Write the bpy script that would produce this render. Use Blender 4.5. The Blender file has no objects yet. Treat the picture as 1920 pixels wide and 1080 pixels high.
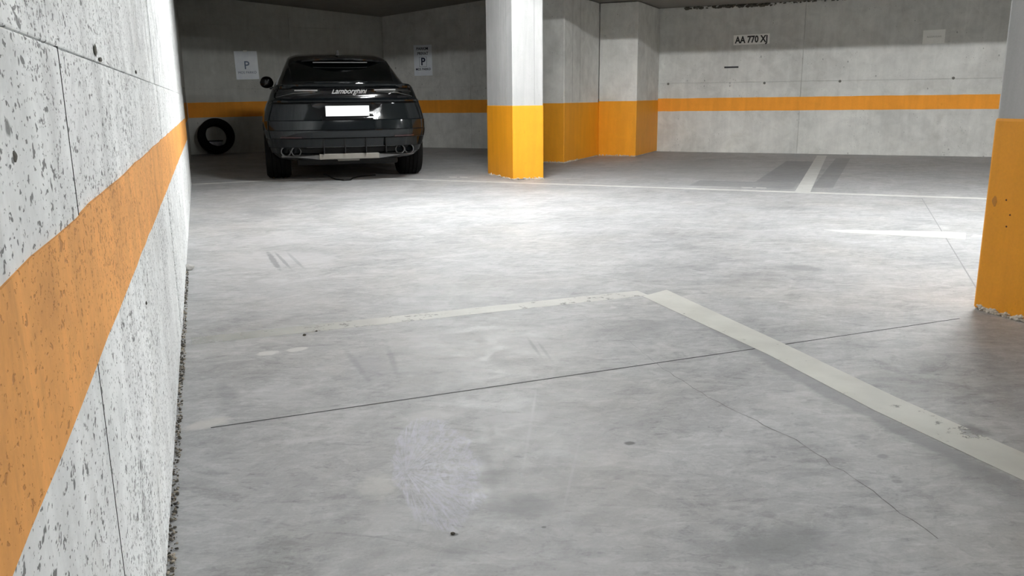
import bpy, bmesh, math, random
from mathutils import Vector, Matrix
R = math.radians
C = bpy.context.scene
COL = C.collection
random.seed(7)

# ------------------------------------------------------------------ camera
cam = bpy.data.cameras.new('camera')
cam.sensor_width = 36.0
cam.lens = 1556 / 1920 * 36
cam.clip_start = 0.02
co = bpy.data.objects.new('camera', cam); COL.objects.link(co)
down = Vector((70, 6760, 1556)).normalized()          # world 'down' seen from the camera
fw = Vector((0, 0, 1)); fw = (fw - down * fw.dot(down)).normalized()
rt = down.cross(fw)
M = Matrix((rt, fw, -down))                            # camera (x right, y down, z ahead) -> world
cx, cy, cz = M @ Vector((1, 0, 0)), M @ Vector((0, -1, 0)), M @ Vector((0, 0, -1))
co.matrix_world = Matrix(((cx.x, cy.x, cz.x, 0), (cx.y, cy.y, cz.y, 0), (cx.z, cy.z, cz.z, 1.0), (0, 0, 0, 1)))
C.camera = co

# ------------------------------------------------------------------ light and exposure
w = bpy.data.worlds.new('world'); C.world = w; w.use_nodes = True
w.node_tree.nodes['Background'].inputs[0].default_value = (0.9, 0.95, 1, 1)
w.node_tree.nodes['Background'].inputs[1].default_value = 0.004
C.view_settings.view_transform = 'Standard'
C.view_settings.look = 'None'
C.view_settings.gamma = 1
C.view_settings.use_curve_mapping = False
C.view_settings.exposure = 2.4
CEIL = 2.85
# tube lamps under the ceiling: x, y, heading, strength of the tubes
LAMPS = [(-0.2, 7.75, R(-24), 142, 'tube lamp over the aisle in front of the parked car'),
         (3.9, 6.1, R(-24), 125, 'tube lamp over the aisle near the right-hand pillar'),
         (8.0, 4.3, R(-24), 115, 'added unseen tube lamp over the far right end of the aisle'),  # unseen lamp, added to brighten the right back wall and floor
         (1.25, 0.0, R(20), 12, 'added unseen fill tube lamp over the nearest marked bay')]  # unseen weak fill, placed to lift the near left wall

# ------------------------------------------------------------------ node helper
class NT:
    def __init__(self, name):
        self.m = bpy.data.materials.new(name); self.m.use_nodes = True
        self.t = self.m.node_tree; self.t.nodes.clear()
        self.out = self.t.nodes.new('ShaderNodeOutputMaterial')
        self.b = self.t.nodes.new('ShaderNodeBsdfPrincipled')
        self.t.links.new(self.b.outputs[0], self.out.inputs[0])
        self.tc = self.t.nodes.new('ShaderNodeTexCoord')
        self.P = self.tc.outputs['Object']
    def set(self, sock, v):
        if isinstance(v, bpy.types.NodeSocket): self.t.links.new(v, sock)
        elif isinstance(v, (tuple, list)) and len(v) == 3 and sock.type == 'RGBA': sock.default_value = (*v, 1)
        else: sock.default_value = v
    def math(self, op, a, b=0.0, clamp=False):
        n = self.t.nodes.new('ShaderNodeMath'); n.operation = op; n.use_clamp = clamp
        self.set(n.inputs[0], a); self.set(n.inputs[1], b); return n.outputs[0]
    def mapping(self, loc=(0, 0, 0), rot=(0, 0, 0), scale=(1, 1, 1), kind='POINT', vec=None):
        n = self.t.nodes.new('ShaderNodeMapping'); n.vector_type = kind
        self.set(n.inputs[0], vec or self.P)
        n.inputs[1].default_value = loc; n.inputs[2].default_value = rot; n.inputs[3].default_value = scale
        return n.outputs[0]
    def noise(self, scale, detail=4, rough=.55, dist=0, vec=None, color=False):
        n = self.t.nodes.new('ShaderNodeTexNoise')
        self.set(n.inputs['Vector'], vec or self.P)
        n.inputs['Scale'].default_value = scale; n.inputs['Detail'].default_value = detail
        n.inputs['Roughness'].default_value = rough; n.inputs['Distortion'].default_value = dist
        return n.outputs[1 if color else 0]
    def vor(self, scale, vec=None, feature='F1'):
        n = self.t.nodes.new('ShaderNodeTexVoronoi'); n.feature = feature
        self.set(n.inputs['Vector'], vec or self.P); n.inputs['Scale'].default_value = scale
        return n
    def mr(self, v, a, b, c=0.0, d=1.0, smooth=False):
        n = self.t.nodes.new('ShaderNodeMapRange'); n.clamp = True
        if smooth: n.interpolation_type = 'SMOOTHSTEP'
        self.set(n.inputs[0], v)
        for i, x in enumerate((a, b, c, d)): self.set(n.inputs[1 + i], x)
        return n.outputs[0]
    def mix(self, f, a, b, kind='MIX'):
        n = self.t.nodes.new('ShaderNodeMix'); n.data_type = 'RGBA'; n.blend_type = kind
        self.set(n.inputs[0], f); self.set(n.inputs[6], a); self.set(n.inputs[7], b); return n.outputs[2]
    def sep(self, vec=None):
        n = self.t.nodes.new('ShaderNodeSeparateXYZ'); self.set(n.inputs[0], vec or self.P); return n.outputs
    def length(self, vec):
        n = self.t.nodes.new('ShaderNodeVectorMath'); n.operation = 'LENGTH'; self.set(n.inputs[0], vec); return n.outputs['Value']
    def bump(self, h, strength=.3, dist=.01, normal=None):
        n = self.t.nodes.new('ShaderNodeBump'); n.inputs['Strength'].default_value = strength
        n.inputs['Distance'].default_value = dist; self.set(n.inputs['Height'], h)
        if normal: self.set(n.inputs['Normal'], normal)
        return n.outputs[0]
    def fin(self, color, rough=.6, normal=None, metal=0.0, spec=.5, coat=0.0, alpha=None):
        b = self.b.inputs
        self.set(b['Base Color'], color); self.set(b['Roughness'], rough); self.set(b['Metallic'], metal)
        b['Specular IOR Level'].default_value = spec; b['Coat Weight'].default_value = coat
        b['Coat Roughness'].default_value = .03
        if normal: self.set(b['Normal'], normal)
        if alpha is not None: self.set(b['Alpha'], alpha)
        return self.m

def plain(name, col, rough=.5, metal=0.0, spec=.5, coat=0.0, var=.08):
    k = NT(name); n = k.noise(9, 3)
    c = k.mix(k.mr(n, .3, .7), tuple(x * (1 - var) for x in col), tuple(min(1, x * (1 + var)) for x in col))
    return k.fin(c, rough, None, metal, spec, coat)

def concrete(name, base, pits=.5, pit_size=1.0, blotch=.12, rough=.75, streak=.3, paint=False, tint=(.5, .48, .42), asp=(1, 1, .62)):
    k = NT(name)
    big = k.noise(.9, 5, .6, .4)
    mid = k.noise(5, 6, .62, .6)
    st = k.noise(3, 5, .6, .5, vec=k.mapping(scale=(3.2, 3.2, .35)))
    fine = k.noise(90, 3, .6)
    v = k.math('ADD', k.mr(big, .25, .75, -blotch, blotch), k.mr(mid, .25, .75, -blotch * .7, blotch * .7))
    v = k.math('ADD', v, k.mr(st, .3, .7, -streak * .2, streak * .2))
    v = k.math('ADD', v, k.mr(fine, .2, .8, -.05, .05))
    v = k.math('ADD', v, 1.0)
    col = k.mix(1.0, base, v, 'MULTIPLY')
    if not paint:                                       # drifting warm stains
        col = k.mix(k.mr(k.noise(1.7, 6, .65, 1.0), .55, .8, 0, .35), col, k.mix(1.0, col, tint, 'MULTIPLY'))
    # air holes: cells with their own random radius
    h = None
    clus = k.mr(k.noise(2.2, 3), .35, .65, .15, 1.0)
    for sc, amt, lim in ((52 / pit_size, 1.0, .72), (120 / pit_size, .8, .62), (18 / pit_size, 1.0, .9)):
        vv = k.vor(sc, k.mapping(scale=asp, vec=k.mapping(loc=(sc * .013, 0, 0))))
        rc = k.sep(vv.outputs['Color'])[0]
        rad = k.mr(rc, lim - (1 - lim) * 0 , 1.0, 0.0, .34)
        rad = k.math('MULTIPLY', rad, clus)
        jag = k.math('ADD', vv.outputs['Distance'], k.mr(k.noise(sc * 1.6, 3), .2, .8, -.1, .1))
        msk = k.math('MULTIPLY', k.mr(k.math('SUBTRACT', rad, jag), -.02, .05), k.mr(rad, .02, .06))
        msk = k.math('MULTIPLY', msk, amt * pits, True)
        h = msk if h is None else k.math('MAXIMUM', h, msk)
    if asp[0] < 1:                                      # close-up wall: crowded irregular specks as well
        for sc, th in ((88, .622), (170, .635), (44, .675)):
            nn = k.noise(sc, 2, .55, .2, vec=k.mapping(loc=(sc * .3, 0, 0), scale=asp))
            cl = k.math('MULTIPLY', k.math('SUBTRACT', clus, .6), .07)
            msk = k.mr(k.math('ADD', nn, cl), th, th + .04, 0, pits * 1.05)
            h = k.math('MAXIMUM', h, msk)
        soot = k.mr(k.noise(7, 7, .75, .6, vec=k.mapping(scale=(.7, 1, 1))), .47, .70, 0, .75)
        run = k.mr(k.noise(4, 6, .72, .5, vec=k.mapping(scale=(3.2, 1, .55))), .56, .72, 0, .42)
        col = k.mix(run, col, tuple(x * .55 for x in base))
        zup = k.mr(k.sep()[2], .95, 1.12, .35, 1.0)
        col = k.mix(k.math('MULTIPLY', soot, zup), col, tuple(x * .35 for x in base))
    dark = tuple(x * .13 for x in base) if not paint else (base[0] * .38, base[1] * .28, base[2] * .2)
    col = k.mix(k.math('MULTIPLY', h, .85), col, dark)
    ht = k.math('SUBTRACT', k.math('MULTIPLY', mid, .4), h)
    return k.fin(col, rough, k.bump(ht, .5, .006), 0, .35), k

def lin(r, g, b):
    f = lambda c: ((c / 255 + .055) / 1.055) ** 2.4 if c > 10 else c / 255 / 12.92
    return (f(r), f(g), f(b))

M_wall_near, _ = concrete('pitted concrete', (.83, .845, .845), pits=.95, blotch=.13, streak=.5, asp=(.62, 1, 1))
M_wall, _ = concrete('grey concrete', (.64, .635, .605), pits=.6, blotch=.19)
M_wall_bay, _ = concrete('dull concrete', (.56, .56, .52), pits=.4, blotch=.12)
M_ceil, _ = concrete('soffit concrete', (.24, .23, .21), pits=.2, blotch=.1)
M_pil, _ = concrete('pillar concrete', (.445, .445, .44), pits=.22, blotch=.06, streak=.55)
M_or_near, _ = concrete('faded orange paint on concrete', (.86, .395, .105), pits=.6, blotch=.12, paint=True, streak=.5, asp=(.62, 1, 1))
M_or, _ = concrete('orange stripe paint', (.93, .36, .035), pits=.15, blotch=.07, paint=True)
M_or_pil, _ = concrete('orange pillar paint', (.84, .345, .015), pits=.12, blotch=.05, paint=True, rough=.5)
M_crumb, _ = concrete('chipped render', (.62, .56, .48), pits=.4, blotch=.25)
M_dark = plain('dark gap', (.02, .02, .02), .9)
M_mark = plain('black scuff', (.03, .03, .035), .8)

# ------------------------------------------------------------------ floor material
def floor_mat():
    k = NT('worn power-floated concrete')
    lf = k.mapping(rot=(0, 0, R(-20)))
    n0 = k.noise(.55, 3, .5)
    n1 = k.noise(1.3, 7, .62, .8)
    n2 = k.noise(5.5, 8, .66, 1.4)
    n3 = k.noise(4, 6, .65, .9, vec=k.mapping(scale=(.6, 3.4, 1), vec=lf))
    n4 = k.noise(4, 6, .65, 1.2, vec=k.mapping(scale=(3.2, .5, 1), vec=k.mapping(rot=(0, 0, R(25)))))
    n5 = k.noise(120, 3, .7)
    v = k.mr(n0, .3, .7, -.07, .07)
    for n, a in ((n1, .18), (n2, .19), (n3, .07), (n4, .09), (n5, .09)):
        v = k.math('ADD', v, k.mr(n, .25, .75, -a, a))
    # hard-edged trowel patches and thin scratches
    for sc, off, dist, lo, amp in ((2.4, 0, 1.6, .50, .10), (6.5, 7, 2.2, .52, .10), (15, 3, 1.2, .55, .09), (4.2, 11, 2.6, .56, -.13), (30, 5, .8, .60, -.16)):
        q = k.noise(sc, 5, .62, dist, vec=k.mapping(loc=(off, off, 0), rot=(0, 0, R(-20)), scale=(.75, 1.5, 1)))
        v = k.math('ADD', v, k.mr(q, lo, lo + .035, 0, amp))
    for rot, off in ((-20, 0), (24, 5), (70, 9)):
        q = k.noise(6, 3, .6, .3, vec=k.mapping(loc=(off, 0, 0), rot=(0, 0, R(rot)), scale=(.45, 9, 1)))
        v = k.math('ADD', v, k.mr(q, .64, .70, 0, .09))
    v = k.math('ADD', v, 1.0)
    col = k.mix(1.0, (.345, .347, .350), v, 'MULTIPLY')
    col = k.mix(k.mr(k.noise(1.1, 5, .6, .5, vec=k.mapping(loc=(3, 1, 0))), .45, .75, 0, .5), col, k.mix(1.0, col, (1.0, .95, .87), 'MULTIPLY'))
    wob = k.mr(k.noise(7, 5, .65), .2, .8, -.35, .35)
    wob2 = k.mr(k.noise(26, 4, .6), .2, .8, -.3, .3)
    def blob(x, y, rx, ry, rot, c, s, soft=.5, wb=None):
        nonlocal col
        d = k.length(k.mapping((x, y, 0), (0, 0, R(rot)), (rx, ry, 100), 'TEXTURE'))
        d = k.math('ADD', d, wb or wob)
        col = k.mix(k.mr(d, 1.0, 1.0 - soft, 0.0, s, True), col, c)
    W = (.48, .48, .49); D = (.19, .194, .20); K = (.07, .07, .07)
    # power-float swirl in the near bay: a pale disc with fan-like scratches
    sw = k.mapping((-.238, 2.15, 0), (0, 0, R(10)), (.145, .385, 100), 'TEXTURE')
    q = k.sep(sw)
    ang = k.math('ARCTAN2', k.math('SUBTRACT', q[1], -.08), k.math('ADD', q[0], .45))
    rad = k.length(sw)
    cmb = k.t.nodes.new('ShaderNodeCombineXYZ'); k.set(cmb.inputs[0], k.math('MULTIPLY', ang, 4.5)); k.set(cmb.inputs[1], k.math('MULTIPLY', rad, 1.3))
    fan = k.math('ADD', k.math('MULTIPLY', k.noise(2.0, 6, .75, 1.6, vec=cmb.outputs[0]), .6), k.math('MULTIPLY', k.noise(4.5, 5, .7, 2.0, vec=sw), .4))
    d = k.math('ADD', rad, k.mr(k.noise(9, 4), .2, .8, -.16, .16))
    dl = k.mr(q[0], -.9, .1, .35, 0)                     # ragged on the left, clean on the right
    d = k.math('ADD', d, dl)
    col = k.mix(k.math('MULTIPLY', k.mr(d, 1.0, .93), k.mr(fan, .42, .58, 0, .78)), col, (.50, .505, .58))
    blob(-.36, 2.02, .07, .10, 20, (.52, .52, .50), .55, .6, wob2); blob(-.30, 1.86, .09, .10, 20, W, .4, .6, wob2)
    blob(-.26, 2.52, .14, .06, 15, (.5, .5, .5), .55, .7, wob2); blob(.02, 2.50, .16, .06, 15, W, .45, .7, wob2)
    blob(.03, 1.92, .15, .10, 15, D, .5, .8); blob(-.12, 1.70, .08, .06, 20, D, .35, .8)
    blob(-.075, 2.15, .03, .30, 8, D, .3, .8)
    blob(-.56, 3.05, .13, .30, 25, (.25, .25, .27), .45, .9); blob(-.47, 3.1, .02, .33, 14, D, .45, .8, wob2); blob(-.60, 3.05, .02, .33, 22, D, .35, .8, wob2)
    blob(.02, 3.3, .30, .3, 15, W, .3, .8); blob(-.35, 3.35, .14, .22, 20, W, .35, .7)
    blob(.09, 3.25, .012, .22, 10, D, .5, .8, wob2); blob(.13, 3.2, .010, .2, 10, D, .4, .8, wob2)
    blob(.055, 2.45, .008, .42, -5, W, .55, .7, wob2); blob(.16, 2.1, .006, .3, -10, W, .4, .7, wob2)
    blob(-.82, 2.75, .1, .16, 25, W, .35, .7); blob(.6, 3.55, .35, .2, 20, D, .3, .9)
    blob(1.10, 2.70, .07, .95, 15.5, D, .6, .5); blob(.96, 3.3, .06, .9, 18, D, .4, .7)
    blob(1.40, 2.36, .05, .07, 15, K, .5, .8, wob2)
    blob(1.7, 4.80, .17, .12, -20, D, .55, .6); blob(1.30, 4.6, .25, .07, 5, D, .3, .7)
    blob(.62, 1.72, .22, .1, 20, D, .55, .8)
    blob(1.25, 2.05, .1, .35, 15, D, .4, .8)
    # tyre turns and plaster smears by the left wall
    blob(-1.60, 5.2, .28, .42, 20, W, .45, .6); blob(-1.30, 5.25, .2, .4, 25, W, .55, .7)
    blob(-1.52, 5.2, .025, .42, 22, D, .7, .5, wob2); blob(-1.46, 5.2, .015, .4, 24, D, .6, .5, wob2); blob(-1.38, 5.2, .015, .38, 24, D, .4, .5, wob2)
    blob(-1.72, 6.0, .5, .35, 10, W, .4, .9); blob(-1.2, 4.3, .3, .8, 20, W, .3, .9)
    blob(-.99, 3.215, .05, .038, 15, (.6, .6, .57), .75, .4, wob2); blob(-.885, 3.262, .052, .036, 30, (.6, .6, .57), .75, .4, wob2)
    blob(-.97, 2.47, .09, .05, 40, (.6, .58, .54), .6, .6, wob2)
    blob(-1.0, 2.75, .05, .16, 25, D, .4, .7, wob2)
    blob(-2.3, 7.6, .25, .6, 20, D, .4, .8); blob(.2, 9.4, .9, .35, -20, D, .3, .9)
    blob(2.3, 7.5, 1.2, .22, -20, D, .25, .9); blob(-.6, 8.6, .9, .3, -15, D, .25, .9)
    # drips
    for x, y, r, s in ((.342, 2.285, .016, .85), (1.042, 2.175, .017, .6), (1.012, 2.02, .014, .6), (.735, 2.18, .009, .5), (.282, 2.06, .014, .3),
                       (.784, 2.24, .010, .3), (.998, 2.27, .012, .3), (1.045, 2.31, .02, .35), (1.01, 2.52, .02, .3), (.62, 1.85, .02, .35),
                       (.9, 2.42, .025, .3), (.72, 2.75, .03, .3), (.55, 3.2, .03, .3), (-.14, 1.77, .008, .8), (.07, 1.80, .006, .8)):
        blob(x, y, r * 1.3, r, 10, K if s > .7 else (.2, .2, .2), s, .5, k.mr(wob2, -.3, .3, -.15, .15))
    # blacked-out old bay markings behind the long line
    def rect(x, y, hx, hy, rot, c, s):
        nonlocal col
        q = k.sep(k.mapping((x, y, 0), (0, 0, R(rot)), (hx, hy, 100), 'TEXTURE'))
        m = k.math('MAXIMUM', k.math('ABSOLUTE', q[0]), k.math('ABSOLUTE', q[1]))
        m = k.math('ADD', m, k.math('MULTIPLY', wob2, .1))
        col = k.mix(k.mr(m, 1.0, .94, 0, s), col, c)
    rect(3.784, 11.209, 0.26, 1.75, -24, (.20, .204, .21), 0.7)
    rect(2.661, 9.498, 0.58, 0.33, -24, (.21, .214, .22), 0.6)
    rect(4.34, 11.18, 0.11, 2.4, -24, (.21, .214, .22), 0.6)
    rect(2.552, 11.539, 1.0, 1.4, -24, (.37, .37, .365), 0.35)
    rough = k.mr(n2, .3, .7, .50, .72)
    ht = k.math('ADD', k.math('MULTIPLY', n2, .6), k.math('MULTIPLY', n5, .25))
    return k.fin(col, rough, k.bump(ht, .18, .004), 0, .45)
M_floor = floor_mat()

def paint_mat(name, col, wear, fade=None):
    k = NT(name)
    n = k.math('ADD', k.noise(14, 6, .7), k.mr(k.noise(2.2, 3), .3, .7, -.08, .08))
    a = k.mr(n, wear, wear + .1, .0, .9)
    d = k.length(k.mapping((1.385, 2.335, 0), (0, 0, 0), (.045, .05, 100), 'TEXTURE'))     # one spalled spot
    a = k.math('MULTIPLY', a, k.mr(k.math('ADD', d, k.mr(k.noise(45, 4), .3, .7, -.7, .7)), .6, .9))
    if fade:                                            # the line is worn off towards its far end
        q = k.sep()[0]
        a = k.math('MULTIPLY', a, k.mr(q, fade[0], fade[1], .12, 1.0))
    c = k.mix(k.mr(k.noise(5, 5), .3, .7), tuple(x * .82 for x in col), col)
    return k.fin(c, .6, None, 0, .4, alpha=a)
M_line = paint_mat('worn white road paint', (.66, .66, .61), .28)
M_line_fade = paint_mat('badly worn white road paint', (.64, .64, .60), .32, (2.15, 1.2))
M_line_far = paint_mat('white road paint', (.72, .72, .69), .25)

# ------------------------------------------------------------------ mesh helpers
def link(name, me, mat=None, parent=None, smooth=None):
    o = bpy.data.objects.new(name, me); COL.objects.link(o)
    if mat: me.materials.append(mat)
    if parent: o.parent = parent
    if smooth is not None:
        for p in me.polygons: p.use_smooth = True
        me.set_sharp_from_angle(angle=R(smooth))
    return o
def from_bm(name, bm, mat=None, parent=None, smooth=None):
    bmesh.ops.recalc_face_normals(bm, faces=bm.faces[:])
    me = bpy.data.meshes.new(name); bm.to_mesh(me); bm.free()
    return link(name, me, mat, parent, smooth)
def from_py(name, vs, fs, mat=None, parent=None, smooth=None):
    bm = bmesh.new(); vv = [bm.verts.new(v) for v in vs]
    for f in fs: bm.faces.new([vv[i] for i in f])
    return from_bm(name, bm, mat, parent, smooth)
def add_box(bm, x0, x1, y0, y1, z0, z1, bev=0.0, mat=None):
    r = bmesh.ops.create_cube(bm, size=1.0)
    vs = r['verts']
    for v in vs:
        v.co = Vector(((x0 + x1) / 2 + v.co.x * (x1 - x0), (y0 + y1) / 2 + v.co.y * (y1 - y0), (z0 + z1) / 2 + v.co.z * (z1 - z0)))
    if bev:
        es = list({e for v in vs for e in v.link_edges})
        bmesh.ops.bevel(bm, geom=es, offset=bev, segments=2, profile=.5, affect='EDGES')
def box(name, x0, x1, y0, y1, z0, z1, mat, parent=None, bev=0.0):
    bm = bmesh.new(); add_box(bm, x0, x1, y0, y1, z0, z1, bev)
    return from_bm(name, bm, mat, parent)
def lathe(bm, prof, n=32, axis='x', c=(0, 0, 0)):
    """prof: closed list of (radius, along-axis)."""
    rings = []
    for i in range(n):
        a = 2 * math.pi * i / n; ring = []
        for r, h in prof:
            p = {'x': (h, r * math.cos(a), r * math.sin(a)), 'y': (r * math.cos(a), h, r * math.sin(a)), 'z': (r * math.cos(a), r * math.sin(a), h)}[axis]
            ring.append(bm.verts.new(Vector(p) + Vector(c)))
        rings.append(ring)
    m = len(prof)
    for i in range(n):
        for j in range(m):
            bm.faces.new((rings[i][j], rings[i][(j + 1) % m], rings[(i + 1) % n][(j + 1) % m], rings[(i + 1) % n][j]))
def tube(bm, pts, r, n=8, closed=False):
    P = [Vector(p) for p in pts]; rings = []
    for i, p in enumerate(P):
        t = (P[min(i + 1, len(P) - 1)] - P[max(i - 1, 0)]).normalized()
        up = Vector((0, 0, 1)) if abs(t.z) < .9 else Vector((1, 0, 0))
        s = t.cross(up).normalized(); u = s.cross(t)
        rings.append([bm.verts.new(p + s * math.cos(2 * math.pi * j / n) * r + u * math.sin(2 * math.pi * j / n) * r) for j in range(n)])
    for i in range(len(P) - 1):
        for j in range(n):
            bm.faces.new((rings[i][j], rings[i][(j + 1) % n], rings[i + 1][(j + 1) % n], rings[i + 1][j]))
    bm.faces.new(rings[0][::-1]); bm.faces.new(rings[-1])
def prism(bm, poly, z0, z1):
    a = [bm.verts.new((x, y, z0)) for x, y in poly]; b = [bm.verts.new((x, y, z1)) for x, y in poly]
    bm.faces.new(a[::-1]); bm.faces.new(b); n = len(poly)
    for i in range(n): bm.faces.new((a[i], a[(i + 1) % n], b[(i + 1) % n], b[i]))
def empty(name, loc, rz=0.0, parent=None):
    o = bpy.data.objects.new(name, None); COL.objects.link(o); o.location = loc; o.rotation_euler = (0, 0, rz)
    o.empty_display_size = .2
    return o
def tag(o, label=None, cat=None, group=None, kind=None):
    if label: o['label'] = label
    if cat: o['category'] = cat
    if group: o['group'] = group
    if kind: o['kind'] = kind
    return o
def thing(name, label, cat, loc, rz=0.0, group=None):
    return tag(empty(name, loc, rz), label, cat, group)
def text_mesh(name, s, size, mat, parent, x, z, y=0.0, ext=.0008, shear=0.0, bold=0.0, sx=1.0, conform=None, spacing=1.0):
    """lettering in the local x-z plane facing -y, centred on (x, z)."""
    cu = bpy.data.curves.new(name, 'FONT'); cu.body = s; cu.size = size; cu.extrude = ext
    cu.shear = shear; cu.offset = bold; cu.align_x = 'CENTER'; cu.align_y = 'CENTER'; cu.space_character = spacing
    cu.resolution_u = 3
    t = bpy.data.objects.new(name, cu); COL.objects.link(t)
    dg = bpy.context.evaluated_depsgraph_get()
    me = bpy.data.meshes.new_from_object(t.evaluated_get(dg))
    bpy.data.objects.remove(t); bpy.data.curves.remove(cu)
    for v in me.vertices:
        a, b, c = v.co
        X, Z = x + a * sx, z + b
        v.co = (X, (conform(X, Z) if conform else y) - c, Z)
    me.name = name; me.materials.clear()
    return link(name, me, mat, parent)

# ------------------------------------------------------------------ setting: frames of the two wings of the garage
AL = R(110.2)                                          # left wall runs this way (heading)
hL = Vector((math.cos(AL), math.sin(AL))); nL = Vector((math.sin(AL), -math.cos(AL)))
OL = Vector((-.166, 0)); END = 10.87
AR = R(-24.0); dR = Vector((math.cos(AR), math.sin(AR))); nR = Vector((math.sin(AR), -math.cos(AR)))
BR = Vector((2.28, 15.6))
AB = R(30.4); A0 = Vector((-6.01, 15.84)); dB = Vector((math.cos(AB), math.sin(AB))); LB = 3.78
L = lambda s, t: OL + hL * s + nL * t
RW = lambda u, t: BR + dR * u + nR * t

# floor: slabs with open joints between them
J0, Jd = Vector((1.049, 3.233)), Vector((math.cos(R(22)), math.sin(R(22))))
K0 = Vector((3.94, 7.92)); K1 = J0 + Jd * 1.26
poly_all = [L(-4.2, -.3), L(-4.2, 13), RW(11, 3.2) + nR * 6, RW(11, -.3), RW(-5.4, -.3), L(17.3, -.3)]
fl = tag(empty('floor', (0, 0, 0)), kind='structure')
box('floor_bed', -12, 18, -8, 22, -.2, -.012, M_dark, fl)
def cut(poly, p, nrm):                                 # keep the side where (x-p).nrm > 0
    out = []
    for i in range(len(poly)):
        a, b = poly[i], poly[(i + 1) % len(poly)]
        da, db = (a - p).dot(nrm), (b - p).dot(nrm)
        if da >= 0: out.append(a)
        if da * db < 0: out.append(a + (b - a) * (da / (da - db)))
    return out
Jn = Vector((-Jd.y, Jd.x)); g = .0005
kd = (K0 - K1).normalized(); Kn = Vector((kd.y, -kd.x))
near = cut(poly_all, J0 - Jn * g, -Jn); far = cut(poly_all, J0 + Jn * g, Jn)
for pl in (near, cut(far, K1 - Kn * .0005, -Kn), cut(far, K1 + Kn * .0005, Kn)):
    bm = bmesh.new(); prism(bm, [(p.x, p.y) for p in pl], -.012, 0)
    from_bm('slab', bm, M_floor, fl)

def filler(name, a, b, wd, mat):
    d = (b - a).normalized(); q = Vector((-d.y, d.x)) * wd / 2
    bm = bmesh.new(); prism(bm, [(p.x, p.y) for p in (a - q, b - q, b + q, a + q)], -.01, .0003); return from_bm(name, bm, mat, fl)
M_fill = plain('dark joint filler', (.025, .025, .025), .9)
M_fill2 = plain('grey joint filler', (.27, .27, .27), .9)
filler('joint', Vector((-.948, 2.437)), Vector((.9, 3.176)), .0065, M_fill)
filler('joint', Vector((.9, 3.176)), Vector((2.03, 3.635)), .006, M_fill)
filler('joint', K1 + kd * .1, K1 + kd * 4.7, .007, M_fill2)
def line(name, quad, mat, z=.0012, parent=fl, frame=None):
    bm = bmesh.new(); prism(bm, quad, .0002, z)
    return from_bm(name, bm, mat, parent)
# painted marks
M_l1 = M_line
bm = bmesh.new(); prism(bm, [(-.14, 0), (2.06, -.02), (2.06, .10), (-.14, .115)], .0002, .0006)
o = from_bm('painted_line', bm, M_line_fade, fl)       # worn arm towards the left wall, local x runs from the corner outwards
o.matrix_world = Matrix.Translation((.667, 4.125, 0)) @ Matrix.Rotation(R(201.8), 4, 'Z') @ Matrix.Translation((.1, -.12, 0))
line('painted_line', [(.667, 4.120), (.815, 4.262), (1.105, 3.306), (1.291, 2.641), (1.448, 2.186), (1.80, 1.17), (1.70, 1.12), (1.344, 2.014), (1.168, 2.523), (1.006, 3.127)], M_line)
line('painted_line', [(-.05, 9.955), (-.01, 10.03), (4.588, 8.035), (8.9, 6.13), (8.85, 6.03), (4.54, 7.92)], M_line_far)
line('painted_line', [(-2.20, 10.94), (-2.22, 10.85), (-.05, 9.955), (-.01, 10.03)], M_line_far)
line('painted_line', [(-4.08, 10.06), (-2.22, 10.86), (-2.24, 10.95), (-4.11, 10.14)], M_line_far)
line('painted_line', [(2.975, 8.70), (3.115, 8.64), (5.235, 13.87), (5.095, 13.93)], M_line_far)
line('painted_line', [(2.35, 6.20), (3.22, 6.05), (3.31, 5.97), (3.16, 5.70), (3.05, 5.78), (2.45, 6.05)], M_line_far)
line('painted_line', [(3.33, 5.90), (3.25, 5.80), (4.2, 5.45), (4.25, 5.56)], M_line_far)
for q in ([(2.545, 9.22), (2.555, 9.16), (2.655, 9.12), (2.665, 9.17)], [(2.70, 9.16), (2.69, 9.10), (2.79, 9.06), (2.80, 9.12)],
          [(-.80, 10.80), (-.79, 10.72), (-.70, 10.69), (-.69, 10.77)], [(-.66, 10.78), (-.65, 10.69), (-.56, 10.66), (-.55, 10.74)]):
    line('painted_dash', q, M_line_far)
# hairline cracks
def crack(pts, wd, mat, parent=fl):
    bm = bmesh.new(); pts = [Vector(p) for p in pts]; P = [pts[0]]
    for a, b in zip(pts, pts[1:]):
        n = max(2, int((b - a).length / .04))
        s = Vector((-(b - a).y, (b - a).x)).normalized()
        for i in range(1, n + 1): P.append(a.lerp(b, i / n) + s * random.uniform(-.006, .006))
    ring = []
    for i, p in enumerate(P):
        t = (P[min(i + 1, len(P) - 1)] - P[max(i - 1, 0)]).normalized(); s = Vector((-t.y, t.x)) * wd * random.uniform(.25, 1)
        ring.append((bm.verts.new((p.x - s.x, p.y - s.y, .0004)), bm.verts.new((p.x + s.x, p.y + s.y, .0004))))
    for a, b in zip(ring, ring[1:]): bm.faces.new((a[0], a[1], b[1], b[0]))
    return from_bm('crack', bm, mat, parent)
M_crack = plain('crack in the slab', (.16, .155, .15), .9)
M_crack2 = plain('faint crack in the slab', (.30, .30, .30), .9)
crack([(.55, 3.041), (.567, 2.963), (.622, 2.795), (.666, 2.66), (.745, 2.488), (.796, 2.378), (.834, 2.296), (.863, 2.201), (.879, 2.123), (.907, 2.046), (.931, 1.969), (.934, 1.883), (.955, 1.816), (.975, 1.729)], .0018, M_crack)
crack([(.324, 3.771), (.439, 3.476), (.488, 3.328), (.55, 3.041)], .0018, M_crack2)
crack([(1.8, 5.9), (2.16, 5.33), (2.30, 4.6), (2.38, 4.30)], .003, M_crack2)

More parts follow.
